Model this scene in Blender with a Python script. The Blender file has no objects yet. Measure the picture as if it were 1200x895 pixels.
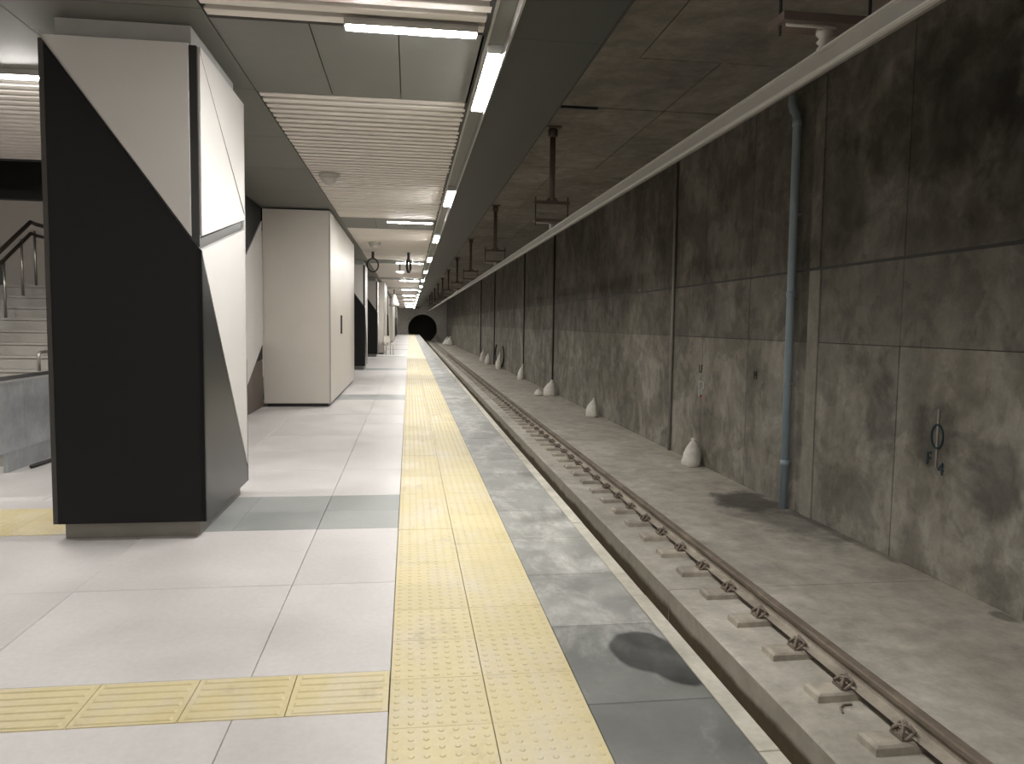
import bpy, bmesh, math, random
from mathutils import Matrix, Vector
random.seed(7)
S = bpy.context.scene
C = S.collection

# ---------------------------------------------------------------- camera
DX = (0.990814611421791, -0.00351470821694284, 0.1351815542862089)
DY = (-0.134512559095033, 0.0770237890253716, 0.9879138157602009)
DZ = (0.013884424323346505, 0.9970230602901443, -0.07584352319667424)
cd = bpy.data.cameras.new('camera'); cam = bpy.data.objects.new('camera', cd); C.objects.link(cam)
cam.matrix_world = Matrix(((DX[0], DX[1], -DX[2], 0), (DY[0], DY[1], -DY[2], 0), (DZ[0], DZ[1], -DZ[2], 1.54), (0, 0, 0, 1)))
cd.sensor_width = 36; cd.lens = 885 / 1200 * 36; cd.clip_start = 0.05; cd.clip_end = 400
S.camera = cam
# ---------------------------------------------------------------- world, exposure (underground: all light is from the lamps)
w = bpy.data.worlds.new('world'); S.world = w; w.use_nodes = True
w.node_tree.nodes['Background'].inputs[0].default_value = (0.5, 0.5, 0.5, 1)
w.node_tree.nodes['Background'].inputs[1].default_value = 0.0
S.view_settings.view_transform = 'Standard'; S.view_settings.look = 'None'
S.view_settings.gamma = 1; S.view_settings.use_curve_mapping = False
S.view_settings.exposure = 0.95
LAMP = 119.0          # emission of the LED tubes
S.cycles.max_bounces = 8; S.cycles.diffuse_bounces = 5

# ---------------------------------------------------------------- materials
def srgb(r, g, b):
    f = lambda c: (c / 255 / 12.92) if c / 255 <= 0.04045 else ((c / 255 + 0.055) / 1.055) ** 2.4
    return (f(r), f(g), f(b), 1)

class N:
    def __init__(s, name):
        s.m = bpy.data.materials.new(name); s.m.use_nodes = True
        s.t = s.m.node_tree; s.b = s.t.nodes['Principled BSDF']
        s._pos = None
    def n(s, k, **kw):
        x = s.t.nodes.new(k)
        for a, v in kw.items(): setattr(x, a, v)
        return x
    def l(s, a, b): s.t.links.new(a, b)
    def val(s, sock, v):
        if hasattr(v, 'is_linked') or isinstance(v, bpy.types.NodeSocket): s.l(v, sock)
        else: sock.default_value = v[:len(sock.default_value)] if isinstance(v, tuple) else v
    def pos(s):
        if s._pos is None: s._pos = s.n('ShaderNodeNewGeometry').outputs['Position']
        return s._pos
    def math(s, op, a, b=0.0, clamp=False):
        x = s.n('ShaderNodeMath', operation=op, use_clamp=clamp)
        s.val(x.inputs[0], a); s.val(x.inputs[1], b); return x.outputs[0]
    def mapr(s, v, a, b, c=0.0, d=1.0):
        x = s.n('ShaderNodeMapRange', interpolation_type='SMOOTHSTEP')
        s.val(x.inputs[0], v); x.inputs[1].default_value = a; x.inputs[2].default_value = b
        x.inputs[3].default_value = c; x.inputs[4].default_value = d; return x.outputs[0]
    def noise(s, scale=(1, 1, 1), detail=4, rough=0.6, dist=0.0):
        mp = s.n('ShaderNodeMapping'); mp.inputs['Scale'].default_value = scale; s.l(s.pos(), mp.inputs[0])
        x = s.n('ShaderNodeTexNoise'); x.inputs['Scale'].default_value = 1; x.inputs['Detail'].default_value = detail
        x.inputs['Roughness'].default_value = rough; x.inputs['Distortion'].default_value = dist
        s.l(mp.outputs[0], x.inputs['Vector']); return x.outputs['Fac']
    def mix(s, f, a, b, mode='MIX'):
        x = s.n('ShaderNodeMix', data_type='RGBA', blend_type=mode)
        s.val(x.inputs[0], f); s.val(x.inputs[6], a); s.val(x.inputs[7], b); return x.outputs[2]
    def gain(s, col, fac):      # multiply a colour by a value socket
        x = s.n('ShaderNodeVectorMath', operation='SCALE'); s.val(x.inputs[0], col); s.val(x.inputs[3], fac); return x.outputs[0]
    def rnd(s, lo, hi):
        return s.math('MULTIPLY_ADD' if False else 'ADD', s.math('MULTIPLY', s.n('ShaderNodeObjectInfo').outputs['Random'], hi - lo), lo)
    def bump(s, h, strength=0.3, dist=0.01):
        x = s.n('ShaderNodeBump'); x.inputs['Strength'].default_value = strength; x.inputs['Distance'].default_value = dist
        s.l(h, x.inputs['Height']); s.l(x.outputs[0], s.b.inputs['Normal'])
    def out(s, col, rough=0.6, metal=0.0, spec=0.5):
        s.val(s.b.inputs['Base Color'], col); s.val(s.b.inputs['Roughness'], rough)
        s.b.inputs['Metallic'].default_value = metal; s.b.inputs['Specular IOR Level'].default_value = spec
        return s.m
    def blob(s, c, r, a='yz', soft=0.45, wob=0.5, nz=(2.6, 2.6, 2.6)):
        sx = s.n('ShaderNodeSeparateXYZ'); s.l(s.pos(), sx.inputs[0])
        i = {'x': 0, 'y': 1, 'z': 2}
        q = []
        for k, ax in enumerate(a):
            d = s.math('DIVIDE', s.math('SUBTRACT', sx.outputs[i[ax]], c[k]), r[k]); q.append(s.math('MULTIPLY', d, d))
        d = s.math('SQRT', s.math('ADD', q[0], q[1]))
        if wob:
            if not hasattr(s, '_wob'): s._wob = s.math('SUBTRACT', s.noise(nz, 5, 0.6), 0.5)
            d = s.math('ADD', d, s.math('MULTIPLY', s._wob, wob * 2))
        return s.mapr(d, 1.0 - soft, 1.0 + soft * 0.3, 1.0, 0.0)

def simple(name, col, rough=0.6, metal=0.0, spec=0.5, var=0.06, scale=6.0, obj=0.0, bump=0.0):
    k = N(name)
    nz = k.noise((scale,) * 3, 4, 0.6)
    g = k.mapr(nz, 0.25, 0.75, 1 - var, 1 + var)
    if obj: g = k.math('MULTIPLY', g, k.rnd(1 - obj, 1 + obj))
    c = k.gain(col, g)
    if bump: k.bump(k.noise((scale * 8,) * 3, 3), bump, 0.004)
    return k.out(c, rough, metal, spec)

def concrete(name, dark, light, blobs=(), streak=(0.5, 1.6, 0.35), obj=0.06, rough=0.8, fine=22.0, plane='yz', spec=0.3, wob=0.9, patch=0.0, tone=1.0):
    k = N(name)
    a = k.noise(streak, 6, 0.62, 0.4)
    c = k.mix(k.mapr(a, 0.32, 0.7), dark, light)
    b = k.noise((4, 4, 4), 5, 0.65)
    c = k.gain(c, k.mapr(b, 0.3, 0.72, 0.84, 1.12))
    f = k.noise((fine,) * 3, 4, 0.7)
    c = k.gain(c, k.mapr(f, 0.25, 0.75, 0.93, 1.06))
    if patch:
        c = k.gain(c, k.mapr(k.noise((1.1, 1.1, 1.1), 8, 0.62, 0.8), 0.45, 0.56, 1 - patch, 1.0))
        c = k.gain(c, k.mapr(k.noise((1, 2.6, 0.55), 6, 0.6, 0.5), 0.55, 0.66, 1.0, 1.0 + patch * 0.7))
        c = k.gain(c, k.mapr(k.noise((2.2, 2.2, 2.2), 7, 0.6, 0.6), 0.56, 0.64, 1.0, 1 - patch * 0.8))
    if tone != 1: c = k.gain(c, tone)
    if obj: c = k.gain(c, k.rnd(1 - obj, 1 + obj))
    for (cc, rr, mult, col) in blobs:
        m = k.blob(cc, rr, plane, wob=wob)
        c = k.mix(m, c, k.gain(c, mult) if col is None else col)
    k.bump(f, 0.35, 0.003)
    return k.out(c, rough, 0, spec)

DW = srgb(104, 100, 91); LW = srgb(138, 134, 125)
M = {}
WB = [
    ((7.4, 3.9), (1.6, 0.9), 0.55, None), ((6.0, 3.3), (0.8, 1.2), 0.6, None), ((9.0, 3.3), (0.5, 0.9), 0.72, None),
    ((8.15, 0.5), (0.28, 0.55), 0.6, None), ((7.25, 0.45), (0.35, 0.45), 0.6, None), ((6.35, 0.1), (0.38, 0.5), 0.55, None),
    ((8.5, 0.02), (0.16, 0.33), 1.35, None), ((7.2, -0.75), (1.6, 0.6), 1.10, None), ((13.4, 2.0), (0.3, 0.5), 0.72, None),
    ((20.5, 2.6), (0.8, 1.2), 0.78, None), ((10.0, 1.5), (0.13, 2.6), 0.62, None), ((16.3, 3.4), (0.6, 0.7), 0.7, None),
    ((23.0, 0.2), (0.7, 0.5), 0.75, None), ((28.0, 0.6), (1.5, 0.9), 0.85, None)]
for nm, tn in (('wall', 1.42), ('wall_mid', 1.10), ('wall_top', 0.86)):     # three concrete lifts, upper ones toned down: light fall-off painted into the colour
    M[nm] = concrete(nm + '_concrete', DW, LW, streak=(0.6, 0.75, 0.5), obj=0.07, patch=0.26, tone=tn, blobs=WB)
M['pilaster'] = concrete('pilaster_concrete', srgb(130, 126, 116), srgb(150, 146, 136), obj=0.02)
M['bed'] = concrete('track_bed_concrete', srgb(178, 172, 160), srgb(198, 192, 181), streak=(0.9, 0.45, 1), obj=0.03, patch=0.08, plane='xy', rough=0.75, blobs=[
    ((5.2, 9.9), (0.75, 1.7), 0.55, None), ((5.1, 10.6), (0.5, 0.8), 0.5, None), ((5.46, 8.8), (0.12, 1.3), 0.6, None),
    ((4.2, 17.0), (1.0, 0.5), 0.85, None), ((3.6, 7.8), (0.5, 0.9), 0.86, None), ((5.42, 6.1), (0.1, 0.16), 0.45, None)])
def gutter():
    k = N('gutter_concrete')
    sx = k.n('ShaderNodeSeparateXYZ'); k.l(k.pos(), sx.inputs[0])
    a = k.noise((2, 1.2, 3), 5, 0.6)
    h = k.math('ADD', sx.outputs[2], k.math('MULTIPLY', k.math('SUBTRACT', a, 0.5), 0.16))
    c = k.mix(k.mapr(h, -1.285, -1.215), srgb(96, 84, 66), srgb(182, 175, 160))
    c = k.gain(c, k.mapr(k.noise((6, 6, 6), 5), 0.3, 0.7, 0.88, 1.1))
    return k.out(c, 0.8, 0, 0.3)
M['gutter'] = gutter()
M['ceil_conc'] = concrete('track_ceiling_concrete', srgb(127, 121, 114), srgb(151, 145, 138), streak=(0.5, 0.35, 1), obj=0.1, plane='xy', patch=0.15)
M['coping'] = concrete('coping_concrete', srgb(172, 167, 154), srgb(190, 186, 174), streak=(2, 0.8, 1), obj=0.03, plane='xy')

def tile(name, c1, c2, obj=0.04, rough=(0.35, 0.6), blobs=(), spec=0.5, dust=None, sc=1.2, grime=0.0):
    k = N(name)
    a = k.noise((sc, sc, sc), 6, 0.6)
    c = k.mix(k.mapr(a, 0.32, 0.68), c1, c2)
    if dust:
        d = k.noise((2.6, 1.3, 2), 7, 0.72, 0.3)
        c = k.mix(k.mapr(d, dust[1], dust[2], 0, dust[3]), c, dust[0])
    if grime: c = k.gain(c, k.mapr(k.noise((3.2, 2.2, 3), 8, 0.7, 0.6), 0.54, 0.72, 1.0, 1 - grime))
    c = k.gain(c, k.rnd(1 - obj, 1 + obj))
    f = k.noise((30, 30, 30), 4, 0.7)
    c = k.gain(c, k.mapr(f, 0.25, 0.75, 0.95, 1.04))
    ro = k.mapr(a, 0.3, 0.7, rough[0], rough[1])
    wet = None
    for (cc, rr, mult, rv) in blobs:
        m = k.blob(cc, rr, 'xy', soft=0.12, wob=0.16, nz=(7, 5, 7)); wet = m if wet is None else k.math('MAXIMUM', wet, m)
    if wet is not None: c = k.mix(wet, c, k.gain(c, 0.32)); ro = k.math('SUBTRACT', ro, k.math('MULTIPLY', wet, 0.2))
    k.bump(f, 0.12, 0.002)
    return k.out(c, ro, 0, spec)
M['tile'] = tile('floor_slab_light', srgb(184, 180, 178), srgb(195, 191, 189), rough=(0.38, 0.6), grime=0.05)
M['tile_dark'] = tile('floor_slab_dark', srgb(132, 135, 133), srgb(150, 152, 150), obj=0.05, rough=(0.4, 0.6))
M['edge'] = tile('edge_slab_grey', srgb(116, 116, 111), srgb(148, 148, 143), obj=0.08, rough=(0.45, 0.7), dust=(srgb(192, 190, 186), 0.45, 0.72, 0.75), sc=2.2,
                 blobs=[((1.12, 3.37), (0.17, 0.24), 0.34, 0.2), ((1.23, 3.22), (0.15, 0.22), 0.34, 0.2)])
M['edge_dark'] = tile('edge_slab_dark', srgb(92, 93, 89), srgb(112, 113, 109), obj=0.06, rough=(0.45, 0.7), dust=(srgb(178, 177, 172), 0.45, 0.74, 0.6), sc=2.2,
                 blobs=[((1.12, 3.37), (0.17, 0.24), 0.34, 0.2), ((1.23, 3.22), (0.15, 0.22), 0.34, 0.2)])
M['yellow'] = tile('tactile_yellow', srgb(194, 179, 130), srgb(204, 191, 150), obj=0.04, rough=(0.45, 0.65), dust=(srgb(200, 191, 172), 0.42, 0.72, 0.8), sc=2.0, grime=0.22)
M['yellow_far'] = M['yellow']
M['grout'] = simple('grout', srgb(104, 99, 92), 0.9, spec=0.2)
M['ceil'] = simple('ceiling_panel_grey', srgb(112, 112, 107), 0.5, obj=0.04, var=0.03, spec=0.4)
M['soffit'] = simple('soffit_dark_grey', srgb(64, 65, 62), 0.55, var=0.03, spec=0.3)
M['backing'] = simple('ceiling_void_dark', srgb(44, 42, 40), 0.9)
M['slat'] = simple('slat_white', srgb(232, 226, 219), 0.5, obj=0.03, var=0.02)
M['alu'] = simple('aluminium', srgb(170, 168, 164), 0.4, 0.6)
M['channel_dark'] = simple('channel_gasket', srgb(40, 39, 38), 0.6)
def perf():
    k = N('black_perforated_panel')
    tc = k.n('ShaderNodeTexCoord').outputs['Object']
    v = k.n('ShaderNodeTexVoronoi'); v.inputs['Scale'].default_value = 70; v.inputs['Randomness'].default_value = 0.0
    k.l(tc, v.inputs['Vector'])
    m = k.mapr(v.outputs['Distance'], 0.22, 0.34)
    c = k.mix(m, srgb(3, 3, 3), srgb(12, 12, 12))
    return k.out(c, 0.5, 0, 0.3)
M['black'] = perf()
M['black_gloss'] = simple('black_panel_satin', srgb(34, 34, 33), 0.34, var=0.04)
M['white'] = simple('white_panel', srgb(206, 203, 200), 0.45, var=0.02, scale=2)
M['cream'] = simple('cream_panel', srgb(201, 195, 186), 0.42, var=0.025, scale=1.5)
M['joint'] = simple('joint_grey', srgb(92, 92, 90), 0.5)
M['trim_dark'] = simple('trim_dark_grey', srgb(62, 58, 55), 0.5)
M['collar'] = simple('collar_grey', srgb(178, 178, 175), 0.55)
M['kick'] = simple('kick_steel', srgb(128, 124, 116), 0.45, 0.3)
M['steel'] = simple('stainless', srgb(170, 166, 160), 0.3, 0.8)
M['marble'] = concrete('grey_marble', srgb(128, 132, 136), srgb(166, 169, 171), streak=(1.2, 0.8, 0.9), obj=0.03, rough=0.4, fine=14, spec=0.5)
M['stone_step'] = simple('step_stone', srgb(158, 154, 148), 0.5, obj=0.03, var=0.06, scale=3)
M['plaster'] = simple('plaster_white', srgb(218, 210, 200), 0.7, var=0.03, scale=1)
M['dark'] = simple('dark_metal', srgb(40, 38, 36), 0.5)
M['darkbrown'] = simple('handrail_dark', srgb(70, 60, 52), 0.4)
M['brown'] = simple('brown_board', srgb(94, 84, 76), 0.6, var=0.15, scale=2)
M['rust'] = concrete('rail_rust', srgb(112, 101, 89), srgb(140, 128, 114), streak=(6, 2, 6), obj=0.0, fine=60, rough=0.7)
M['rail_dust'] = concrete('rail_dusty', srgb(150, 141, 128), srgb(176, 167, 153), streak=(6, 1.5, 6), obj=0.0, fine=60, rough=0.8)
M['rail_shade'] = simple('rail_painted_shade', srgb(50, 40, 33), 0.8)  # shade under the rail head and along the foot edges, painted on
M['clip'] = simple('clip_rusty', srgb(138, 126, 114), 0.6, 0.2, var=0.2, scale=60)
M['block'] = concrete('sleeper_concrete', srgb(166, 158, 145), srgb(188, 180, 166), streak=(4, 4, 4), obj=0.06)
M['bar'] = simple('contact_bar_alu', srgb(186, 184, 178), 0.45, 0.3, var=0.05, scale=3)
M['bar_line'] = simple('contact_bar_dull', srgb(138, 134, 128), 0.6, 0.2, var=0.05, scale=3)
M['hanger'] = simple('hanger_brown', srgb(104, 90, 84), 0.6, var=0.1)
M['insul'] = simple('insulator_white', srgb(190, 186, 180), 0.5)
M['blue'] = simple('blue_pipe', srgb(150, 166, 176), 0.45, var=0.06, scale=4)
M['conduit'] = simple('grey_conduit', srgb(150, 148, 142), 0.5, 0.2)
M['conduit_dark'] = simple('dark_conduit', srgb(58, 54, 50), 0.6)
M['sack'] = simple('woven_sack', srgb(228, 224, 216), 0.8, var=0.1, scale=10, bump=0.4)
M['teal'] = simple('teal_paint', srgb(26, 52, 58), 0.7)
M['whitepaint'] = simple('white_paint_mark', srgb(176, 174, 168), 0.8)
M['palepaint'] = simple('pale_paint_streak', srgb(140, 138, 131), 0.8, var=0.2, scale=12)
M['pinkpaint'] = simple('pink_paint_mark', srgb(150, 118, 112), 0.8)
M['blackpaint'] = simple('black_paint_mark', srgb(48, 46, 42), 0.8)
M['tunnel'] = simple('tunnel_lining_dark', srgb(120, 116, 106), 0.8, var=0.1, scale=0.6)
M['endwall'] = concrete('end_wall_concrete', srgb(186, 182, 174), srgb(206, 202, 194), obj=0.0)
M['dome'] = simple('detector_white', srgb(182, 178, 170), 0.3)
def emit(name, s, col=(1.0, 0.975, 0.935, 1)):
    k = N(name); k.b.inputs['Emission Color'].default_value = col; k.b.inputs['Emission Strength'].default_value = s
    k.b.inputs['Base Color'].default_value = (0.9, 0.9, 0.88, 1); return k.m
M['led'] = emit('led_diffuser', LAMP)

# ---------------------------------------------------------------- mesh helpers
def link(name, me, parent=None, loc=None, rz=None):
    o = bpy.data.objects.new(name, me); C.objects.link(o)
    if parent is not None: o.parent = parent
    if loc is not None: o.location = loc
    if rz is not None: o.rotation_euler = (0, 0, rz)
    return o
def mesh(name, verts, faces, mats, mi=None, smooth=False):
    me = bpy.data.meshes.new(name); me.from_pydata([tuple(v) for v in verts], [], faces)
    for m in (mats if isinstance(mats, (list, tuple)) else [mats]): me.materials.append(M[m])
    if mi: me.polygons.foreach_set('material_index', mi)
    if smooth: me.polygons.foreach_set('use_smooth', [True] * len(me.polygons))
    me.update(); return me
class G:
    """collects geometry for one mesh"""
    def __init__(s): s.v = []; s.f = []; s.m = []
    def add(s, v, f, mi=0):
        o = len(s.v); s.v += [tuple(p) for p in v]; s.f += [tuple(i + o for i in q) for q in f]; s.m += [mi] * len(f); return s
    def box(s, x0, x1, y0, y1, z0, z1, mi=0):
        return s.add([(x0, y0, z0), (x1, y0, z0), (x1, y1, z0), (x0, y1, z0), (x0, y0, z1), (x1, y0, z1), (x1, y1, z1), (x0, y1, z1)],
                     [(0, 3, 2, 1), (4, 5, 6, 7), (0, 1, 5, 4), (1, 2, 6, 5), (2, 3, 7, 6), (3, 0, 4, 7)], mi)
    def prism(s, poly, axis, a, b, mi=0):
        """poly = 2-D points in the two other axes (order x,y,z), extruded along axis from a to b"""
        n = len(poly)
        def P(p, t): return {'x': (t, p[0], p[1]), 'y': (p[0], t, p[1]), 'z': (p[0], p[1], t)}[axis]
        v = [P(p, a) for p in poly] + [P(p, b) for p in poly]
        area = sum(poly[i][0] * poly[(i + 1) % n][1] - poly[(i + 1) % n][0] * poly[i][1] for i in range(n))
        flip = (area > 0) ^ (axis == 'y')
        f = [tuple(range(n))[::-1], tuple(range(n, 2 * n))] + [(i, (i + 1) % n, (i + 1) % n + n, i + n) for i in range(n)]
        if not flip: f = [q[::-1] for q in f]
        return s.add(v, f, mi)
    def tube(s, path, r, seg=8, mi=0, caps=True, closed=False):
        path = [Vector(p) for p in path]; n = len(path); rr = r if isinstance(r, (list, tuple)) else [r] * n
        base = len(s.v); prev = None
        for i, p in enumerate(path):
            if closed: t = path[(i + 1) % n] - path[i - 1]
            else: t = path[min(i + 1, n - 1)] - path[max(i - 1, 0)]
            t.normalize()
            if prev is None:
                u = t.cross(Vector((0, 0, 1)))
                if u.length < 1e-3: u = t.cross(Vector((1, 0, 0)))
            else:
                u = prev - t * prev.dot(t)
            u.normalize(); prev = u; v = t.cross(u)
            for k in range(seg):
                a = 2 * math.pi * k / seg
                s.v.append(tuple(p + (u * math.cos(a) + v * math.sin(a)) * rr[i]))
        m = n if closed else n - 1
        for i in range(m):
            j = (i + 1) % n
            for k in range(seg):
                q = (k + 1) % seg
                s.f.append((base + i * seg + k, base + i * seg + q, base + j * seg + q, base + j * seg + k)); s.m.append(mi)
        if caps and not closed:
            s.f.append(tuple(base + k for k in range(seg))[::-1]); s.m.append(mi)
            s.f.append(tuple(base + (n - 1) * seg + k for k in range(seg))); s.m.append(mi)
        return s
    def lathe(s, prof, c=(0, 0, 0), seg=16, mi=0):
        return s.tube([(c[0], c[1], c[2] + z) for r, z in prof], [max(r, 1e-4) for r, z in prof], seg, mi)
    def obj(s, name, mats, parent=None, smooth=False, loc=None, rz=None):
        return link(name, mesh(name, s.v, s.f, mats, s.m, smooth), parent, loc, rz)
    def me(s, name, mats, smooth=False): return mesh(name, s.v, s.f, mats, s.m, smooth)
_bc = {}
def bevel_box(w, d, h, b, mat, name):
    """box centred in xy, top at z=0, with chamfered top edges (cached)"""
    key = (round(w, 3), round(d, 3), round(h, 3), b, mat)
    if key not in _bc:
        x, y = w / 2, d / 2
        v = []
        for (xx, yy, zz) in ((x, y, -h), (x, y, -b), (x - b, y - b, 0)):
            v += [(-xx, -yy, zz), (xx, -yy, zz), (xx, yy, zz), (-xx, yy, zz)]
        f = [(8, 9, 10, 11), (3, 2, 1, 0)]
        for r in (0, 4):
            for i in range(4): j = (i + 1) % 4; f.append((r + i, r + j, r + 4 + j, r + 4 + i))
        _bc[key] = mesh(name, v, f, mat)
    return _bc[key]
def tag(o, label=None, cat=None, group=None, kind=None):
    if label: o['label'] = label
    if cat: o['category'] = cat
    if group: o['group'] = group
    if kind: o['kind'] = kind
    return o
def empty(name, loc=(0, 0, 0), rz=0):
    o = bpy.data.objects.new(name, None); o.empty_display_size = 0.1; C.objects.link(o); o.location = loc; o.rotation_euler = (0, 0, rz); return o
def copy_tree(o, parent=None):
    c = o.copy(); C.objects.link(c); c.parent = parent
    for ch in list(o.children): copy_tree(ch, c)
    return c
def structure(o, label=None):
    o['kind'] = 'structure'
    if label: o['label'] = label
    return o
def text_mesh(name, s, size, mat, ext=0.002):
    cu = bpy.data.curves.new(name, 'FONT'); cu.body = s; cu.size = size; cu.extrude = ext; cu.align_x = 'CENTER'
    t = bpy.data.objects.new(name, cu); C.objects.link(t)
    bpy.context.view_layer.update()
    me = bpy.data.meshes.new_from_object(t.evaluated_get(bpy.context.evaluated_depsgraph_get()))
    me.materials.clear(); me.materials.append(M[mat])
    bpy.data.objects.remove(t); bpy.data.curves.remove(cu); return me
_o = 'first second third fourth fifth sixth seventh eighth ninth tenth eleventh twelfth thirteenth fourteenth fifteenth sixteenth seventeenth eighteenth nineteenth twentieth'.split()
ORDS = _o + ['twenty-' + q for q in _o[:9]] + ['thirtieth']
ORD = ['nearest'] + [q + ' nearest' for q in _o[1:]]

# ---------------------------------------------------------------- key dimensions
YN, YE, YT = -10.0, 105.0, 112.0      # behind the camera, platform end, tunnel portal
XE = 1.357                            # platform edge
XW = 5.5                              # right wall face
ZB = -1.07                            # track bed
ZC = 3.55                             # platform ceiling
ZT = 4.95                             # track ceiling
XL = -8.0                             # far left wall
XR = 3.20                             # far rail centre
XC = 2.455                            # track centre
PER = 9.6

# ================================================================= PLATFORM FLOOR
fl = structure(G().box(XL, XE - 0.002, YN, YE, -1.5, -0.030).obj('floor', 'grout'), 'pale stone slab platform floor with a yellow tactile strip')
rows = []
y = 5.67
def row_list():
    out = []
    base = 5.67 - PER
    k = 0
    while base + k * PER < 32:
        b = base + k * PER
        out.append((b, b + 0.555, True)); out.append((b + 0.555, b + 1.11, True))
        step = (PER - 1.11) / 7
        for i in range(7): out.append((b + 1.11 + i * step, b + 1.11 + (i + 1) * step, False))
        k += 1
    return out
GY0, GY1 = 2.935, 3.29
xs_l = [-0.075, -0.675] + [-0.675 - 1.2 * i for i in range(1, 7)]
xs_d = [-0.075, -0.675] + [-0.675 - 0.61 * i for i in range(1, 5)] + [-4.3, -5.5, -6.7, -7.9]
def put_tile(x0, x1, y0, y1, mat, name, b=0.003, gap=0.003, dz=0.0, h=0.03):
    w, d = x1 - x0 - gap, y1 - y0 - gap
    if w < 0.03 or d < 0.03: return None
    return link(name, bevel_box(w, d, h, b, mat, name), fl, ((x0 + x1) / 2, (y0 + y1) / 2, dz))
stair_cut = lambda x0, x1, y0, y1: x1 < -4.0 and y1 > 8.3
far_y = None
for (y0, y1, dk) in row_list():
    if y1 < 1.6 or y0 > 26: continue
    far_y = y1
    xs = xs_d if dk else xs_l
    for a, b in zip(xs[1:], xs[:-1]):
        if stair_cut(a, b, y0, y1): continue
        segs = [(y0, y1)]
        if y0 < GY0 < y1: segs = [(y0, GY0), (GY1, y1)] if GY1 < y1 else [(y0, GY0)]
        elif y0 < GY1 < y1: segs = [(GY1, y1)]
        elif y0 >= GY0 and y1 <= GY1: segs = []
        for s0, s1 in segs:
            if 5.6 < s0 < 6.4 and b < -2.42 and dk: continue      # yellow landing tiles lie here
            put_tile(a, b, s0, s1, 'tile_dark' if dk else 'tile', 'floor_slab', dz=random.uniform(-0.0012, 0.0005))
# slabs that are too far to tell apart, one joined piece
g = G(); gd = G()
b = 5.67 + PER * 2
while b < YE:
    for (lo, hi, dst) in ((b, b + 1.11, gd), (b + 1.11, b + PER, g)):
        lo = max(lo, far_y)
        if hi > lo and lo < YE: dst.box(-4.0, -0.077, lo + 0.004, min(hi, YE) - 0.004, -0.03, 0)
    b += PER
tag(g.obj('far_floor_slabs', 'tile', fl), kind='stuff'); tag(gd.obj('far_dark_floor_slabs', 'tile_dark', fl), kind='stuff')
g = G(); g.box(-7.9, -0.077, YN, 1.62, -0.03, -0.001); tag(g.obj('rear_floor_slabs', 'tile', fl), kind='stuff')

# tactile tiles
def dome_tile(n=7, size=0.398, bars=False):
    g = G(); h = size / 2; b = 0.0012
    for (xx, zz) in ((h, -0.03), (h, -b), (h - b, 0.0)):
        g.v += [(-xx, -xx, zz), (xx, -xx, zz), (xx, xx, zz), (-xx, xx, zz)]
    g.f += [(8, 9, 10, 11)]
    for r in (0, 4):
        for i in range(4): j = (i + 1) % 4; g.f.append((r + i, r + j, r + 4 + j, r + 4 + i))
    g.m += [0] * len(g.f)
    if bars:
        for i in range(6):
            yy = -h + (i + 0.5) * size / 6
            w, t = 0.019, 0.012
            g.add([(-h + .02, yy - w, 0), (h - .02, yy - w, 0), (h - .02, yy + w, 0), (-h + .02, yy + w, 0),
                   (-h + .03, yy - t, .004), (h - .03, yy - t, .004), (h - .03, yy + t, .004), (-h + .03, yy + t, .004)],
                  [(4, 5, 6, 7), (0, 1, 5, 4), (1, 2, 6, 5), (2, 3, 7, 6), (3, 0, 4, 7)])
    else:
        for i in range(n):
            for j in range(n):
                cx, cy = -h + (i + .5) * size / n, -h + (j + .5) * size / n
                k = 8; v = []
                for rr, zz in ((0.0135, 0), (0.0085, 0.0026)):
                    v += [(cx + rr * math.cos(2 * math.pi * q / k), cy + rr * math.sin(2 * math.pi * q / k), zz) for q in range(k)]
                g.add(v, [tuple(range(k, 2 * k))] + [(q, (q + 1) % k, (q + 1) % k + k, q + k) for q in range(k)])
    return g
dome_me = dome_tile().me('tactile_tile', 'yellow'); bar_me = dome_tile(bars=True).me('guide_tile', 'yellow')
y = 1.60; i = 0
while y < 32:
    for c in range(2):
        link('tactile_tile', dome_me, fl, (-0.075 + 0.2005 + c * 0.401, y + 0.2 + (0.003 if c else 0), random.uniform(-0.0008, 0.0008)))
    y += 0.4; i += 1
ytac = y
tag(G().box(-0.075, 0.727, ytac, YE, -0.03, 0.002).box(-0.075, 0.727, YN, 1.598, -0.03, 0.0).obj('far_tactile_strip', 'yellow', fl), kind='stuff')
gs = (GY1 - GY0)
for i in range(9):
    o = link('guide_tile', bar_me, fl, (-0.078 - 0.2 - i * 0.4015, (GY0 + GY1) / 2, 0.0)); o.scale = (1, gs / 0.402, 1)
for i in range(5):
    for j in range(2):
        link('tactile_tile', dome_me, fl, (-2.43 - 0.2 - i * 0.4, 5.68 + 0.2 + j * 0.4, 0.0))
put_tile(-7.9, -4.43, 5.67, 6.48, 'tile', 'floor_slab')
put_tile(-7.9, -2.43, 6.48, 6.78, 'tile', 'floor_slab')
# grey slabs along the edge and coping stones
y = 2.9 - 2 * 0.8
while y < 33:
    put_tile(0.7262, 1.268, y, y + 0.8, 'edge_dark' if y < 3.6 else 'edge', 'edge_slab', dz=random.uniform(-0.002, 0.0), gap=0.004)
    y += 0.8
ye = y
tag(G().box(0.731, 1.266, ye, YE, -0.03, -0.001).box(0.731, 1.266, YN, 1.298, -0.03, -0.001).obj('far_edge_slabs', 'edge', fl), kind='stuff')
y = 0.9
while y < 36:
    put_tile(1.268, XE, y, y + 1.6, 'coping', 'coping_stone', dz=random.uniform(-0.003, 0.001), gap=0.005, h=0.08)
    y += 1.6
tag(G().box(1.269, XE, y, YE, -0.08, 0.0).box(1.269, XE, YN, 0.9, -0.08, 0).obj('far_coping', 'coping', fl), kind='stuff')

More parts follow.
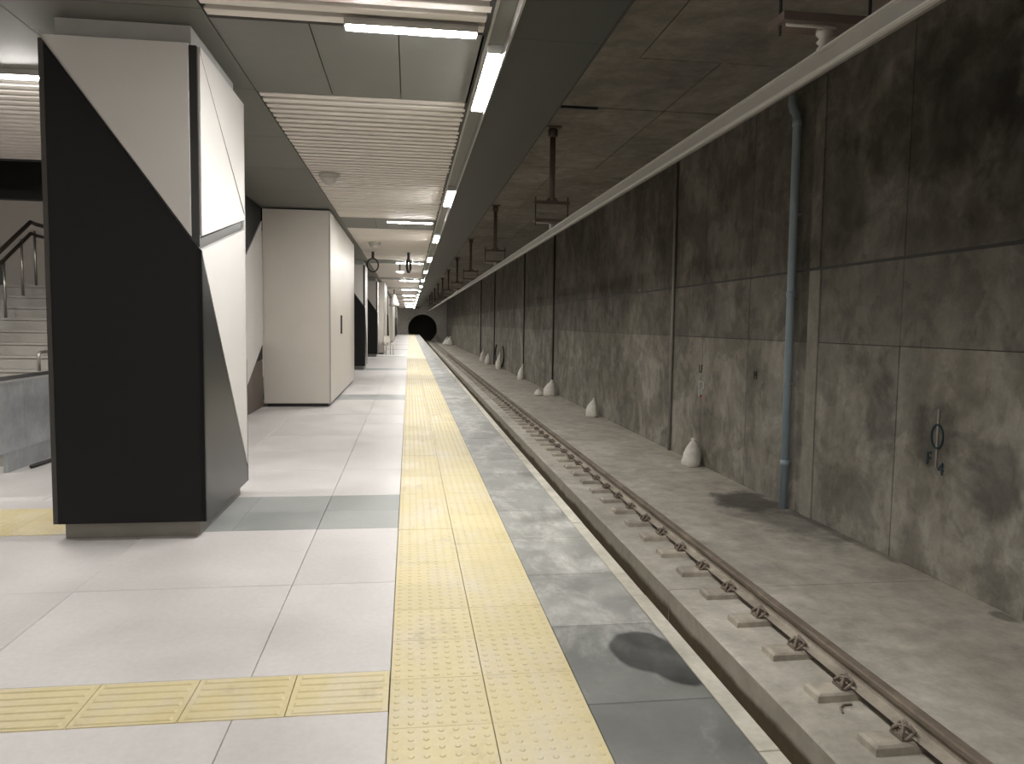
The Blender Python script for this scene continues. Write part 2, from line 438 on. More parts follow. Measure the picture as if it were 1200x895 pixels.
# ================================================================= TRACK BED
tb = structure(G().box(XE, XW + 0.3, YN, YT, -1.7, -1.42).obj('floor_track', 'gutter'), 'concrete track bed with a central drain')
JY = [7.06 + 5.85 * k for k in range(-3, 23)]
for a, b in zip(JY[:-1], JY[1:]):
    if b < 1.0: continue
    g = G(); L = b - a - 0.012
    g.prism([(2.575, -1.43), (2.575, -1.085), (2.59, ZB), (XW + 0.05, ZB), (XW + 0.05, -1.43)], 'y', a + 0.006, b - 0.006)
    me = g.me('bed_slab', ['bed', 'gutter'])
    for p in me.polygons:
        if p.normal.x < -0.9: p.material_index = 1
    link('bed_slab', me, tb)
structure(G().prism([(XE, -1.42), (XE, ZB), (1.95, ZB), (1.965, -1.085), (1.965, -1.42)], 'y', YN, YT).obj('track_plinth', 'bed', tb))
structure(G().box(2.575, XW + .05, YN, JY[1], -1.42, ZB - .001).obj('rear_bed_slab', 'bed', tb))
structure(G().box(1.0, XE - 0.02, YN, YE, -1.42, -0.08).obj('wall_platform_edge', 'bed'), 'concrete face under the platform edge')

# ================================================================= RIGHT WALL
wr = structure(G().box(XW + 0.012, XW + 0.4, YN, YT, -1.5, ZT).obj('wall_right', 'dark'), 'stained grey concrete track wall')
PJ = [7.88 + 1.93 * k for k in range(-5, 14)]
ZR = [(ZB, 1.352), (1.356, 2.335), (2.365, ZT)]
for a, b in zip(PJ[:-1], PJ[1:]):
    for r, (z0, z1) in enumerate(ZR):
        jit = random.uniform(-0.003, 0.003)
        zz0 = z0; zz1 = z1
        g = G(); bv = 0.004; x0 = XW + jit
        ya, yb = a + 0.0035, b - 0.0035
        g.v += [(XW + .02, ya, zz0), (XW + .02, yb, zz0), (XW + .02, yb, zz1), (XW + .02, ya, zz1),
                (x0, ya + bv, zz0 + bv), (x0, yb - bv, zz0 + bv), (x0, yb - bv, zz1 - bv), (x0, ya + bv, zz1 - bv)]
        g.f += [(4, 7, 6, 5), (0, 4, 5, 1), (1, 5, 6, 2), (2, 6, 7, 3), (3, 7, 4, 0)]; g.m += [0] * 5
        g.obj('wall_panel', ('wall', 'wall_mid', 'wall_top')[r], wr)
yf = PJ[-1]
g = G()
for a in [yf + 1.93 * i for i in range(int((YT - yf) / 1.93) + 1)]:
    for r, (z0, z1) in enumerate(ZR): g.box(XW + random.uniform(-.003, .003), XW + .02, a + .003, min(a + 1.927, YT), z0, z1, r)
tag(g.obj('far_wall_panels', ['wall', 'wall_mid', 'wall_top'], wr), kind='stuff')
tag(G().box(XW, XW + .02, YN, PJ[0], ZB, ZT).obj('rear_wall_panels', 'wall', wr), kind='stuff')
# pale patched strip beside the blue pipe
G().prism([(9.58, -1.07), (9.86, -1.07), (9.87, 2.33), (9.60, 2.33)], 'x', XW - 0.02, XW + 0.01).obj('repair_strip', 'pilaster', wr)
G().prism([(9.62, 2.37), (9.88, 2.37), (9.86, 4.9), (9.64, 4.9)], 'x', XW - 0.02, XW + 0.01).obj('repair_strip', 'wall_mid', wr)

# ================================================================= TRACK CEILING
tc = structure(G().box(XE + 0.02, XW + 0.4, YN, YT, ZT + 0.012, ZT + 0.4).obj('ceiling_track', 'dark'), 'dark concrete ceiling over the track')
bands = [(-10, 2.9, 3.0), (2.9, 9.62, 2.9), (9.62, 11.87, 4.0), (11.87, 16.4, 4.0), (16.4, 23.1, 3.2), (23.1, 29.8, 4.0), (29.8, 36.5, 3.0), (36.5, 60, 3.6), (60, 112, 3.6)]
for (a, b, xj) in bands:
    for (x0, x1) in ((XE + 0.02, xj), (xj, XW + 0.1)):
        j = random.uniform(-0.004, 0.004)
        G().box(x0 + .010, x1 - .010, a + .014, b - .014, ZT + j, ZT + 0.02).obj('ceiling_slab', 'ceil_conc', tc)
G().box(2.26, 2.92, 11.84, 11.9, ZT - 0.03, ZT + 0.01).obj('cast_slot', 'dark', tc)

# ================================================================= PLATFORM CEILING
ce = structure(G().box(-2.62, XE, YN, YE, ZC + 0.22, ZC + 0.45).obj('ceiling', 'backing'), 'dark grey metal panel ceiling with white slat fields')
def cpanel(x0, x1, y0, y1, name='ceiling_panel', mat='ceil'):
    return G().box(x0 + .004, x1 - .004, y0 + .004, y1 - .004, ZC, ZC + 0.03).obj(name, mat, ce)
XS0, XS1 = -1.335, 0.52
k = -1
while 5.42 + k * PER < YE:
    g0, g1 = 5.42 + k * PER, 7.06 + k * PER
    if k < 5:
        for a, b in ((-1.335, -0.68), (-0.68, -0.08), (-0.08, 0.52)): cpanel(a, b, g0, g1)
    else: cpanel(-1.335, 0.52, g0, g1)
    # slat field
    n = 46; p = (g0 + PER - g1) / n
    if k in (-1, 0, 1):
        fld = G().box(XS0 + .005, XS0 + .02, g1, g0 + PER, ZC + .02, ZC + .1).box(XS1 - .02, XS1 - .005, g1, g0 + PER, ZC + .02, ZC + .1).obj('slat_field', 'backing', ce)
        sm = None
        for i in range(n):
            yy = g1 + (i + 0.5) * p
            if yy < 2.0: continue
            if sm is None:
                sg = G().prism([(-.050, .004), (-.044, 0), (.044, 0), (.050, .004), (.050, .06), (-.050, .06)], 'x', XS0 + .01, XS1 - .005)
                sm = sg.me('slat', 'slat')
            link('slat', sm, fld, (0, yy, ZC + random.uniform(-.0025, .0025)))
    else:
        sg = G()
        for i in range(n):
            yy = g1 + (i + .5) * p
            if yy > YE: break
            sg.prism([(yy - .058, ZC), (yy + .058, ZC), (yy + .058, ZC + .06), (yy - .058, ZC + .06)], 'x', XS0 + .01, XS1 - .005)
        if sg.v: tag(sg.obj('far_slat_field', 'slat', ce), kind='stuff')
    k += 1
# left border panels
y = 7.0 - 1.72 * 6
while y < YE:
    st = 1.72 if y < 40 else 9.6
    cpanel(-2.62, -1.335, y, min(y + st, YE)); y += st
# edge soffit and its fascia
for k in range(-2, 11):
    a = 5.42 + k * PER; b = min(a + PER, YE)
    if b > a: G().box(0.70, XE, a + .002, b - .002, ZC - 0.01, ZC + 0.03).obj('soffit_panel', 'soffit', ce)
structure(G().box(XE - 0.03, XE, YN, YE, ZC + 0.03, ZT).obj('wall_fascia', 'ceil'), 'grey fascia above the platform edge')
G().box(XE - .004, XE + .012, YN, YE, ZC - .014, ZC + .05).obj('edge_trim', 'channel_dark', ce)
# light channel
for nm, x0, x1, z0 in (('trim_1', 0.535, 0.5535, -.012), ('trim_2', 0.670, 0.684, -.084)):
    structure(G().box(x0, x1, YN, YE, ZC + z0, ZC + .1).obj(nm, 'alu'), 'aluminium lip of the light channel along the platform edge')
G().box(0.556, 0.669, YN, YE, ZC - .002, ZC + .03).obj('channel_back', 'ceil', ce)
G().box(0.5, 0.534, YN, YE, ZC + .0, ZC + .12).box(0.686, 0.70, YN, YE, ZC + .0, ZC + .12).obj('channel_gasket', 'channel_dark', ce)

# left ceiling (beyond the columns)
cl = structure(G().box(XL, -2.62, YN, 10.62, ZC + 0.22, ZC + 0.45).obj('ceiling_left', 'backing'), 'panel ceiling beyond the columns')
for (a, b) in ((-4.18, -2.6), (5.3, 7.05)):
    for x0, x1 in ((XL, -4.2), (-4.2, -2.62)): G().box(x0 + .004, x1 - .004, a, b, ZC, ZC + .03).obj('ceiling_panel', 'ceil', cl)
for (a, b) in ((7.05, 10.6), (-2.6, 5.3), (-10, -4.18)):
    G().box(-2.95, -2.624, a, b, ZC, ZC + .03).obj('ceiling_panel', 'ceil', cl)
    fld = G().box(-2.97, -2.955, a, b, ZC + .02, ZC + .1).obj('slat_field', 'backing', cl)
    n = int((b - a) / .1735)
    sm = G().prism([(-.050, .004), (-.044, 0), (.044, 0), (.050, .004), (.050, .06), (-.050, .06)], 'x', XL + .02, -2.955).me('slat', 'slat')
    if a > 0 or b > 0:
        for i in range(n):
            yy = a + (i + .5) * (b - a) / n
            if yy > 2.5: link('slat', sm, fld, (0, yy, ZC))
    if a < 2.5:
        sg = G()
        for i in range(n):
            yy = a + (i + .5) * (b - a) / n
            if yy <= 2.5: sg.box(XL + .02, -2.955, yy - .058, yy + .058, ZC, ZC + .06)
        tag(sg.obj('far_slat_field', 'slat', cl), kind='stuff')

# ================================================================= SHELL: other walls
structure(G().box(XL - .3, XL, YN, 20, -.05, 6).obj('wall_left', 'plaster'), 'pale plaster wall far left')
structure(G().box(XL - .3, XW + .4, YN - .3, YN, -1.7, 6).obj('wall_rear', 'plaster'), 'wall behind the viewer')
structure(G().box(-4.0, -.2, YE, YE + .3, -1.5, 6).obj('wall_platform_end', 'endwall'), 'pale concrete wall closing the far platform end')
structure(G().box(-.5, -.2, YE + .3, YT, -1.5, ZT).obj('wall_beyond_platform', 'endwall'), 'concrete wall beside the track past the platform')
structure(G().box(-.2, XE, YE, YE + .1, ZC + .03, ZT).obj('wall_void_end', 'ceil'), 'grey closure above the far end of the platform ceiling')
structure(G().box(-.2, XE + .02, YE + .1, YT, ZT, ZT + .3).obj('ceiling_beyond_platform', 'ceil_conc'), 'concrete ceiling past the platform end')
structure(G().box(-.2, XE, YE, YT, -1.7, -1.42).obj('floor_beyond_platform', 'bed'), 'concrete floor past the platform end')
# end wall with a round tunnel mouth
tcx, tcz, tr = 1.95, 0.72, 2.1
g = G(); n = 48
ring = [(tcx + tr * math.cos(2 * math.pi * i / n), tcz + tr * math.sin(2 * math.pi * i / n)) for i in range(n)]
def outer(i):
    a = 2 * math.pi * i / n; c, s = math.cos(a), math.sin(a); big = 6.0
    t = min(big / abs(c) if abs(c) > 1e-6 else 1e9, big / abs(s) if abs(s) > 1e-6 else 1e9)
    return (tcx + c * t, tcz + s * t)
v = [(x, YT, z) for x, z in ring] + [(outer(i)[0], YT, outer(i)[1]) for i in range(n)] + [(x, YT + .6, z) for x, z in ring]
f = [(i, (i + 1) % n, (i + 1) % n + n, i + n) for i in range(n)] + [(i + 2 * n, (i + 1) % n + 2 * n, (i + 1) % n, i) for i in range(n)]
structure(g.add(v, f).obj('wall_tunnel_portal', 'endwall'), 'concrete end wall around the round tunnel mouth')
g = G()
v = []
for yy in (YT + .5, YT + 9): v += [(x, yy, z) for x, z in ring]
f = [(i, (i + 1) % n, (i + 1) % n + n, i + n) for i in range(n)] + [tuple(range(n, 2 * n))]
structure(g.add(v, f).obj('tunnel', 'tunnel'), 'dark round running tunnel at the end of the track')
structure(G().box(-8, -4.0, 20, YE, -.1, 4).obj('wall_core', 'plaster'), 'plaster wall behind the far columns')

# ================================================================= STAIR on the left
st = empty('staircase', (-5.3, 8.5, 0)); tag(st, 'grey stone staircase rising behind the marble parapet', 'staircase')
NS = 13; RZ = 0.1535; RY = 0.265; SY0 = 8.38
for i in range(NS):
    y0 = SY0 + i * RY
    o = G().box(-6.6, -4.01, y0, SY0 + NS * RY + 0.01, i * RZ, (i + 1) * RZ - .028).box(-6.6, -4.01, y0 - .02, y0 + RY + .01, (i + 1) * RZ - .028, (i + 1) * RZ).obj('step', 'stone_step', st)
    o.location = (5.3, -8.5, 0)
zl = NS * RZ; yl = SY0 + NS * RY
o = G().box(-6.6, -4.01, yl + .011, 13.59, zl - .2, zl - .002).obj('landing', 'stone_step', st); o.location = (5.3, -8.5, 0)
structure(G().box(-7.95, -2.64, 13.6, 13.8, zl - .1, 3.46).obj('wall_stair_back', 'plaster'), 'white plaster wall at the top of the stairs')
structure(G().box(-7.95, -2.64, 13.4, 13.8, 3.46, 6.0).obj('wall_stair_bulkhead', 'dark'), 'dark bulkhead over the stair landing')
structure(G().box(-7.95, -2.64, 10.62, 10.7, ZC, 6.0).obj('wall_void_front', 'dark'), 'dark edge of the stair void')
structure(G().box(-7.95, -2.64, 10.62, 13.8, 5.2, 5.4).obj('ceiling_void', 'dark'), 'dark soffit above the stairs')
structure(G().box(-8.0, -6.62, 8.38, 13.6, 0, 2.4).obj('wall_stair_side', 'marble'), 'stone side wall of the stair')
# railing
rl = empty('stair_railing', (-5.3, 10.0, 1.0)); tag(rl, 'brown two-bar stair railing on steel posts climbing the stairs', 'railing')
def rp(p): return (p[0] + 5.3, p[1] - 10.0, p[2] - 1.0)
sl = RZ / RY
def zs(yv): return (yv - SY0) * sl + RZ
for dz_, rr in ((0.86, .028), (0.70, .024)):
    pth = [(-5.3, 8.45, zs(8.45) + dz_), (-5.3, 11.62, zs(11.62) + dz_), (-5.3, 11.75, zl + dz_ + .02), (-5.3, 13.3, zl + dz_ + .02)]
    G().tube([rp(p) for p in pth], rr, 8).obj('rail_bar', 'darkbrown', rl, True)
for yv in (9.0, 9.62, 10.24, 10.86, 11.34, 11.72, 12.5):
    zb = min(math.floor((yv - SY0) / RY) + 1, NS) * RZ
    G().tube([rp((-5.3, yv, zb)), rp((-5.3, yv, zb + .78))], .018, 8).obj('post', 'steel', rl, True)
# parapet
pp = empty('stair_parapet', (-3.95, 9, 0)); tag(pp, 'grey marble stair parapet with a black cap left of the big column', 'parapet')
def pobj(g, n, m): o = g.obj(n, m, pp); o.location = (3.95, -9, 0); return o
for a, b in ((6.9, 8.35), (8.355, 9.8), (9.805, 11.2)):
    pobj(G().box(-3.98, -3.93, a, b, 0.205, 0.90), 'marble_panel', 'marble')
pobj(G().box(-3.985, -3.945, 8.02, 11.2, 0.0, 0.205), 'plinth', 'marble')
pobj(G().box(-3.99, -3.92, 6.9, 11.2, 0.90, 0.925), 'ledge', 'collar')
pobj(G().prism([(-4.0, .925), (-3.915, .925), (-3.925, .955), (-3.99, .955)], 'y', 6.9, 11.2), 'cap', 'dark')
hp = G(); pth = [(-4.06, 8.98, .955)] + [(-4.06, 8.98 + .05 * (1 - math.cos(a)), 1.10 + .06 * math.sin(a)) for a in [i * math.pi / 2 / 5 for i in range(6)]] + [(-4.06, 9.6, 1.165), (-4.06, 10.6, 1.62)]
G_ = hp.tube(pth, .018, 8); o = G_.obj('handrail_hoop', 'steel', None, True); tag(o, 'bright steel handrail end bent over the marble parapet', 'handrail')
o = G().tube([(-3.83, 8.24, .022), (-3.80, 8.75, .022)], .022, 8).obj('rubber_strip', 'dark', None, True); tag(o, 'short black strip lying on the floor against the parapet', 'strip')

# ================================================================= COLUMNS
def make_column():
    r = empty('clad_column', (0, 0, 0))
    X0, X1, Y0, Y1, Z0, Z1 = -2.43, -1.42, 5.5, 6.93, 0.12, 3.40
    t = 0.02
    def ob(g, n, m): o = g.obj(n, m, r); o.location = (1.93, -6.2, 0); return o
    ob(G().box(X0 + .03, X1 - .03, Y0 + .03, Y1 - .03, .12, Z1), 'core', 'joint')
    ob(G().box(X0 + .05, X1 - .06, Y0 + .07, Y1 - .06, 0, .12), 'kick_base', 'kick')
    ob(G().box(X0 + .07, X1 - .07, Y0 + .09, Y1 - .08, Z1, ZC - .002), 'collar', 'collar')
    xs = -1.482       # left edge of the black corner strip
    # front: black perforated lower panel, white triangle, black corner strip
    zd = lambda x: 3.385 + (x + 2.405) * (2.03 - 3.385) / (-1.43 + 2.405)
    ob(G().prism([(X0 + .035, Z0), (X1, Z0), (X1, 2.02), (xs, zd(xs) - .03), (X0 + .035, zd(X0 + .035) - .03)], 'y', Y0, Y0 + .03), 'black_panel', 'black')
    ob(G().prism([(X0 + .03, zd(X0 + .03) + .012), (xs - .003, zd(xs) + .012), (xs - .003, Z1), (X0 + .01, Z1), (X0 + .01, zd(X0 + .01) + .02)], 'y', Y0 - .008, Y0 + .03), 'white_panel', 'white')
    ob(G().prism([(xs, zd(xs) - .02), (X1 - .012, 2.04), (X1 - .012, Z1 - .01), (xs, Z1 - .01)], 'y', Y0 + .004, Y0 + .03), 'corner_strip', 'black_gloss')
    ob(G().box(X0, X0 + .032, Y0 + .002, Y0 + .04, Z0, Z1 - .02), 'edge_trim', 'trim_dark')
    # side towards the track (x = X1): poly in (y, z)
    S = lambda g, n, m, a=X1 - .03, b=X1: ob(g, n, m)
    a, b = X1 - .03, X1
    ob(G().prism([(Y0, Z0), (Y1 - .02, Z0), (Y1 - .01, .22), (Y0, 2.0)], 'x', a, b), 'black_side_panel', 'black_gloss')
    ob(G().prism([(Y0 + .005, 2.02), (Y1, .24), (Y1, 2.335)], 'x', a, b), 'white_side_panel', 'white')
    ob(G().prism([(Y0 + .02, 2.05), (Y1, 2.355), (Y1, 2.41), (Y0 + .02, 2.10)], 'x', a, b - .015), 'joint_strip', 'joint')
    ob(G().prism([(Y0 + .02, 2.12), (Y1, 2.42), (Y0 + .04, 3.36)], 'x', a, b), 'white_side_panel', 'white')
    ob(G().prism([(Y0 + .06, Z1), (Y0 + .075, 3.345), (Y1, 2.455), (Y1, Z1)], 'x', a, b), 'white_side_panel', 'white')
    # other two sides
    ob(G().prism([(Y0 + .05, Z0), (Y1, Z0), (Y1, 2.0), (Y0 + .05, 0.6)], 'x', X0, X0 + .03), 'black_side_panel', 'black_gloss')
    ob(G().prism([(Y0 + .05, .63), (Y1, 2.03), (Y1, Z1), (Y0 + .05, Z1)], 'x', X0, X0 + .03), 'white_side_panel', 'white')
    ob(G().prism([(X0, Z0), (X1, Z0), (X1, 1.2), (X0, 2.4)], 'y', Y1 - .03, Y1), 'black_panel', 'black')
    ob(G().prism([(X0, 2.43), (X1, 1.23), (X1, Z1), (X0, Z1)], 'y', Y1 - .03, Y1), 'white_panel', 'white')
    return r
col0 = make_column(); col0.location = (-1.93, 6.2, 0)
CG = 'angular clad platform columns'
tag(col0, 'large column clad in black and white triangular panels in the foreground', 'column', CG)
for kk, lab in ((2, 'black and white clad column just behind the cream kiosk'), (3, 'second black and white clad column beyond the cream kiosk'),
               (4, 'black and white clad column just beyond the farther pale kiosk'), (5, 'second black and white clad column beyond the farther pale kiosk'),
               (7, 'distant black and white clad column past the third kiosk'), (8, 'second distant clad column past the third kiosk'), (9, 'most distant clad column near the platform end')):
    c = copy_tree(col0); c.location = (-1.93, 6.2 + kk * PER + (.4 if kk < 4 else 0), 0); tag(c, lab, 'column', CG)

# ================================================================= KIOSKS
def make_kiosk(x0, x1, y0, y1, z1, lab, door=True):
    r = empty('kiosk', ((x0 + x1) / 2, (y0 + y1) / 2, 0)); tag(r, lab, 'kiosk', 'pale panelled kiosks on the platform')
    off = (-(x0 + x1) / 2, -(y0 + y1) / 2, 0)
    def ob(g, n, m): o = g.obj(n, m, r); o.location = off; return o
    ob(G().box(x0 + .03, x1 - .03, y0 + .03, y1 - .03, .06, z1), 'core', 'joint')
    ob(G().box(x0 + .05, x1 - .05, y0 + .05, y1 - .05, 0, .06), 'plinth', 'dark')
    ob(G().box(x0, x1 - .022, y0, y0 + .03, .065, z1), 'front_panel', 'cream')
    ob(G().box(x1 - .02, x1 + .004, y0 - .004, y0 + .025, .06, z1), 'corner_trim', 'alu')
    nn = max(2, int((y1 - y0) / 1.5)); p = (y1 - y0 - .03) / nn
    dpanel = None
    for i in range(nn):
        isd = door and i == 1
        d = ob(G().box(x1 - .03, x1, y0 + .028 + i * p, y0 + .028 + (i + 1) * p - .001, .065, z1 - .002), 'door' if isd else 'side_panel', 'cream')
        if isd: dpanel = d
    if door:
        G().box(x1, x1 + .03, y0 + 2.06, y0 + 2.12, 1.30, 1.68).obj('door_handle', 'dark', dpanel)['label'] = 'dark vertical door handle'
    ob(G().box(x0, x1, y1 - .03, y1, .065, z1), 'rear_panel', 'cream')
    ob(G().box(x0, x0 + .03, y0 + .03, y1 - .03, .065, z1), 'left_panel', 'cream')
    return r
make_kiosk(-2.58, -1.41, 14.0, 20.0, ZC - .03, 'tall cream panelled kiosk with a dark door handle behind the big column')
make_kiosk(-2.55, -1.21, 37.6, 42.4, ZC - .03, 'smaller pale kiosk beyond the far columns with a chair beside it', False)
make_kiosk(-2.55, -1.30, 61.0, 70.0, ZC - .03, 'third pale kiosk near the far end of the platform', False)
# clad wall seen between the big column and the kiosk
cw = empty('clad_wall_panel', (-2.6, 12.4, 0)); tag(cw, 'slanted white and black clad panel between big column and kiosk', 'wall panel')
def cob(g, n, m): o = g.obj(n, m, cw); o.location = (2.6, -12.4, 0); return o
cob(G().box(-2.75, -2.62, 10.8, 13.98, 0, ZC - .01), 'core', 'dark')
zb_ = lambda y: .424 + (y - 12.46) * (1.25 - .424) / (14.18 - 12.46)
zt_ = lambda y: 2.567 + (y - 12.6) * (3.478 - 2.567) / (14.3 - 12.6)
cob(G().prism([(11.6, zb_(11.6)), (13.97, zb_(13.97)), (13.97, zt_(13.97)), (11.6, zt_(11.6))], 'x', -2.62, -2.585), 'white_panel', 'white')
cob(G().prism([(11.6, zt_(11.6) + .02), (13.97, zt_(13.97) + .02), (13.97, ZC - .02), (11.6, ZC - .02)], 'x', -2.62, -2.595), 'black_panel', 'black')
cob(G().prism([(11.6, .85), (13.97, .85), (13.97, zb_(13.97) - .02), (13.0, .87)], 'x', -2.62, -2.595), 'black_panel', 'black')
cob(G().prism([(11.6, .02), (13.97, .02), (13.97, .84), (13.3, .84), (12.46, .40), (11.6, .01)], 'x', -2.62, -2.597), 'lower_board', 'brown')

# ================================================================= LAMPS
def capsule(L, w, h):
    """horizontal LED batten along x, diffuser hanging under a slim tray; origin at mid, top z=0"""
    d = G(); n = 10; v = []
    for xx, sc in ((-L / 2 + .004, .55), (-L / 2 + .012, .85), (-L / 2 + .026, 1), (L / 2 - .026, 1), (L / 2 - .012, .85), (L / 2 - .004, .55)):
        v += [(xx, w / 2 * sc * math.cos(math.pi * i / n), -h + .012 - .0135 * sc * math.sin(math.pi * i / n)) for i in range(n + 1)]
    m = n + 1; f = [tuple(range(m)), tuple(range(5 * m, 6 * m))[::-1]]
    for s_ in range(5):
        f += [(s_ * m + i, (s_ + 1) * m + i, (s_ + 1) * m + i + 1, s_ * m + i + 1) for i in range(n)]
    d.add(v, f)
    t = G().box(-L / 2, L / 2, -w / 2 - .006, w / 2 + .006, -h + .0115, 0)
    for e in (-1, 1): t.box(e * L / 2 - .004, e * L / 2 + .004, -w / 2 - .004, w / 2 + .004, -h - .002, 0)
    return d, t
def make_lamp(name, L, w, h, loc, rz, lab, grp):
    r = empty(name, loc, rz); tag(r, lab, 'lamp', grp)
    key = (L, w, h)
    if key not in LC:
        d, t = capsule(L, w, h); LC[key] = (d.me('diffuser', 'led', True), t.me('tray', 'alu'))
    link('diffuser', LC[key][0], r); link('tray', LC[key][1], r); return r
LC = {}
GT = 'LED tubes set across the platform ceiling'; GE = 'LED lamps in the channel along the platform edge'
for i, yy in enumerate([5.30, 15.12, 25.3, 35.8, 45.4, 55.0, 64.6, 74.2, 83.8, 93.4]):
    make_lamp('ceiling_tube_lamp', .88, .10, .06, (0.01, yy, ZC - .002), 0, (ORD[i] + ' bright LED tube running across the platform ceiling') if i < 10 else 'tiny distant LED tube across the far platform ceiling', GT)
for i, yy in enumerate([-4.3]):
    make_lamp('ceiling_tube_lamp', .88, .10, .06, (0.01, yy, ZC - .002), 0, 'LED tube across the platform ceiling behind the viewer', 'LED tubes behind the viewer')
for i in range(17):
    yy = 6.33 + 5.75 * i
    make_lamp('edge_lamp', 1.5, .10, .06, (0.61, yy, ZC - .004), math.pi / 2, (ORD[i] + ' bright lamp in the ceiling channel along the platform edge') if i < 17 else 'tiny distant lamp in the ceiling channel along the edge', GE)
for yy in (0.58,):
    make_lamp('edge_lamp', 1.5, .10, .06, (0.61, yy, ZC - .004), math.pi / 2, 'lamp in the edge channel behind the viewer', 'edge lamps behind the viewer')
make_lamp('ceiling_tube_lamp', 1.2, .10, .06, (-3.58, 6.83, ZC - .002), 0, 'LED tube on the ceiling left of the big column', 'LED tubes beyond the columns')
for p in ((-3.58, -3.4), (-6.2, 6.83), (-6.2, -3.4)):
    make_lamp('ceiling_tube_lamp', 1.2, .10, .06, (p[0], p[1], ZC - .002), 0, {(-3.58, -3.4): 'LED tube on the left ceiling behind the viewer', (-6.2, 6.83): 'LED tube on the left ceiling above the stair foot', (-6.2, -3.4): 'LED tube at the far left ceiling behind the viewer'}[p], 'LED tubes outside the view')

r = make_lamp('tunnel_mouth_lamp', .88, .10, .06, (XE + .30, 107.0, ZT - .002), math.pi / 2, 'tiny lamp on the ceiling just before the tunnel mouth', 'lamp at the tunnel mouth')
# ================================================================= RAILS
prof = [(-.078, 0), (.078, 0), (.078, .012), (.022, .030), (.010, .048), (.010, .108), (.038, .122), (.039, .152), (.030, .165), (-.030, .165), (-.039, .152), (-.038, .122), (-.010, .108), (-.010, .048), (-.022, .030), (-.078, .012)]
def make_rail(x, lab, y1):
    g = G(); n = len(prof); ys = [YN + (y1 - YN) * i / 12 for i in range(13)]
    v = [(px, yy, pz) for yy in ys for px, pz in prof]; f = []; mi = []
    for s_ in range(12):
        for i in range(n):
            j = (i + 1) % n; f.append((s_ * n + j, s_ * n + i, (s_ + 1) * n + i, (s_ + 1) * n + j))
            mi.append(1 if i in (2, 3, 4, 12, 13, 14) else (2 if i in (1, 5, 11, 15) else 0))
    f.append(tuple(range(n))); f.append(tuple(range(12 * n, 13 * n))[::-1]); mi += [0, 0]
    g.v, g.f, g.m = v, f, mi
    o = g.obj('rail', ['rust', 'rail_dust', 'rail_shade'], None, False, (x, 0, ZB + .0585)); o.scale.z = 0.93
    tag(o, lab, 'rail', 'running rails'); return o
make_rail(XR, 'rusty steel rail on concrete blocks along the track', YT + 3)
nr = make_rail(XR - 1.51, 'rusty near rail low beneath the platform edge', YT + 3); nr.location.z = ZB + .001
# sleeper blocks with spring clips
def wire(cx, cy, cz):
    g = G()
    def arc(c, r, a0, a1, n, tilt):
        pts = []
        for i in range(n + 1):
            a = a0 + (a1 - a0) * i / n
            pts.append((c[0] + r * math.cos(a) * .9, c[1] + r * math.sin(a), c[2] + tilt * math.cos(a) * r + .012 * math.sin(3 * a)))
        return pts
    g.tube(arc((cx, cy - .035, cz), .042, -.6, 5.2, 12, .55), .010, 6)
    g.tube(arc((cx + .004, cy + .035, cz + .004), .042, 1.0, 6.8, 12, .55), .010, 6)
    g.tube([(cx - .05, cy - .05, cz - .015), (cx - .015, cy - .012, cz + .026), (cx + .012, cy + .018, cz + .03), (cx + .05, cy + .055, cz - .002)], .010, 6)
    g.tube([(cx + .05, cy - .055, cz), (cx + .012, cy - .012, cz + .034), (cx - .022, cy + .022, cz + .026), (cx - .05, cy + .05, cz - .012)], .010, 6)
    return g
blk = G(); bw = .10; L0, L1 = -.36, .26; t = .058
blk.v += [(L0, -bw, 0), (L1, -bw, 0), (L1, bw, 0), (L0, bw, 0), (L0 + .004, -bw + .004, t - .014), (L1 - .004, -bw + .004, t - .014), (L1 - .004, bw - .004, t - .014), (L0 + .004, bw - .004, t - .014),
          (L0 + .03, -bw + .02, t), (L1 - .03, -bw + .02, t), (L1 - .03, bw - .02, t), (L0 + .03, bw - .02, t)]
blk.f += [(8, 9, 10, 11)] + [(r + i, r + (i + 1) % 4, r + 4 + (i + 1) % 4, r + 4 + i) for r in (0, 4) for i in range(4)]; blk.m += [0] * 9
bme = blk.me('block', 'block')
pad_me = G().box(-.115, .115, -.075, .075, .02, .0268).me('rail_pad', 'dark')
sh_me = G().box(-.16, -.08, -.06, .06, .053, .075).me('shoulder', 'rust')
cl_me = wire(-.105, 0, .098).me('spring_clip', 'clip', True)
b0 = None
NB = 88
for i in range(NB):
    yy = 4.20 - .66 + .66 * i
    if b0 is None:
        b0 = empty('sleeper_block', (XR, yy, ZB)); link('block', bme, b0); link('shoulder', sh_me, b0); link('spring_clip', cl_me, b0); o = b0
        tag(o, '', 'sleeper block', 'concrete sleeper blocks under the rail')
    else:
        o = copy_tree(b0); o.location = (XR, yy, ZB)
    o.rotation_euler = (0, 0, random.uniform(-.02, .02))
    if i == 0: lab = 'concrete rail block with rusty clip at the bottom edge of the view'
    elif i <= 30: lab = ORDS[i - 1] + ' whole concrete rail block with rusty clip counting from the front'
    else: lab = 'small distant concrete rail block with rusty clip under the rail'
    o['label'] = lab
g = G()
for i in range(NB, NB + 120):
    yy = 4.20 - .66 + .66 * i
    if yy > YT - 1: break
    g.box(XR + L0, XR + L1, yy - bw, yy + bw, ZB, ZB + t)
tag(g.obj('far_sleeper_blocks', 'block'), 'farthest sleeper blocks under the rail merging toward the tunnel', 'sleeper block', None, 'stuff')
# bent wire lying between the first blocks
o = G().tube([(2.93, 4.60, ZB + .008), (2.95, 4.66, ZB + .012), (3.0, 4.70, ZB + .01), (3.06, 4.70, ZB + .008)], .008, 6).obj('loose_wire', 'clip', None, True)
tag(o, 'short bent wire lying on the bed between two rail blocks', 'wire')

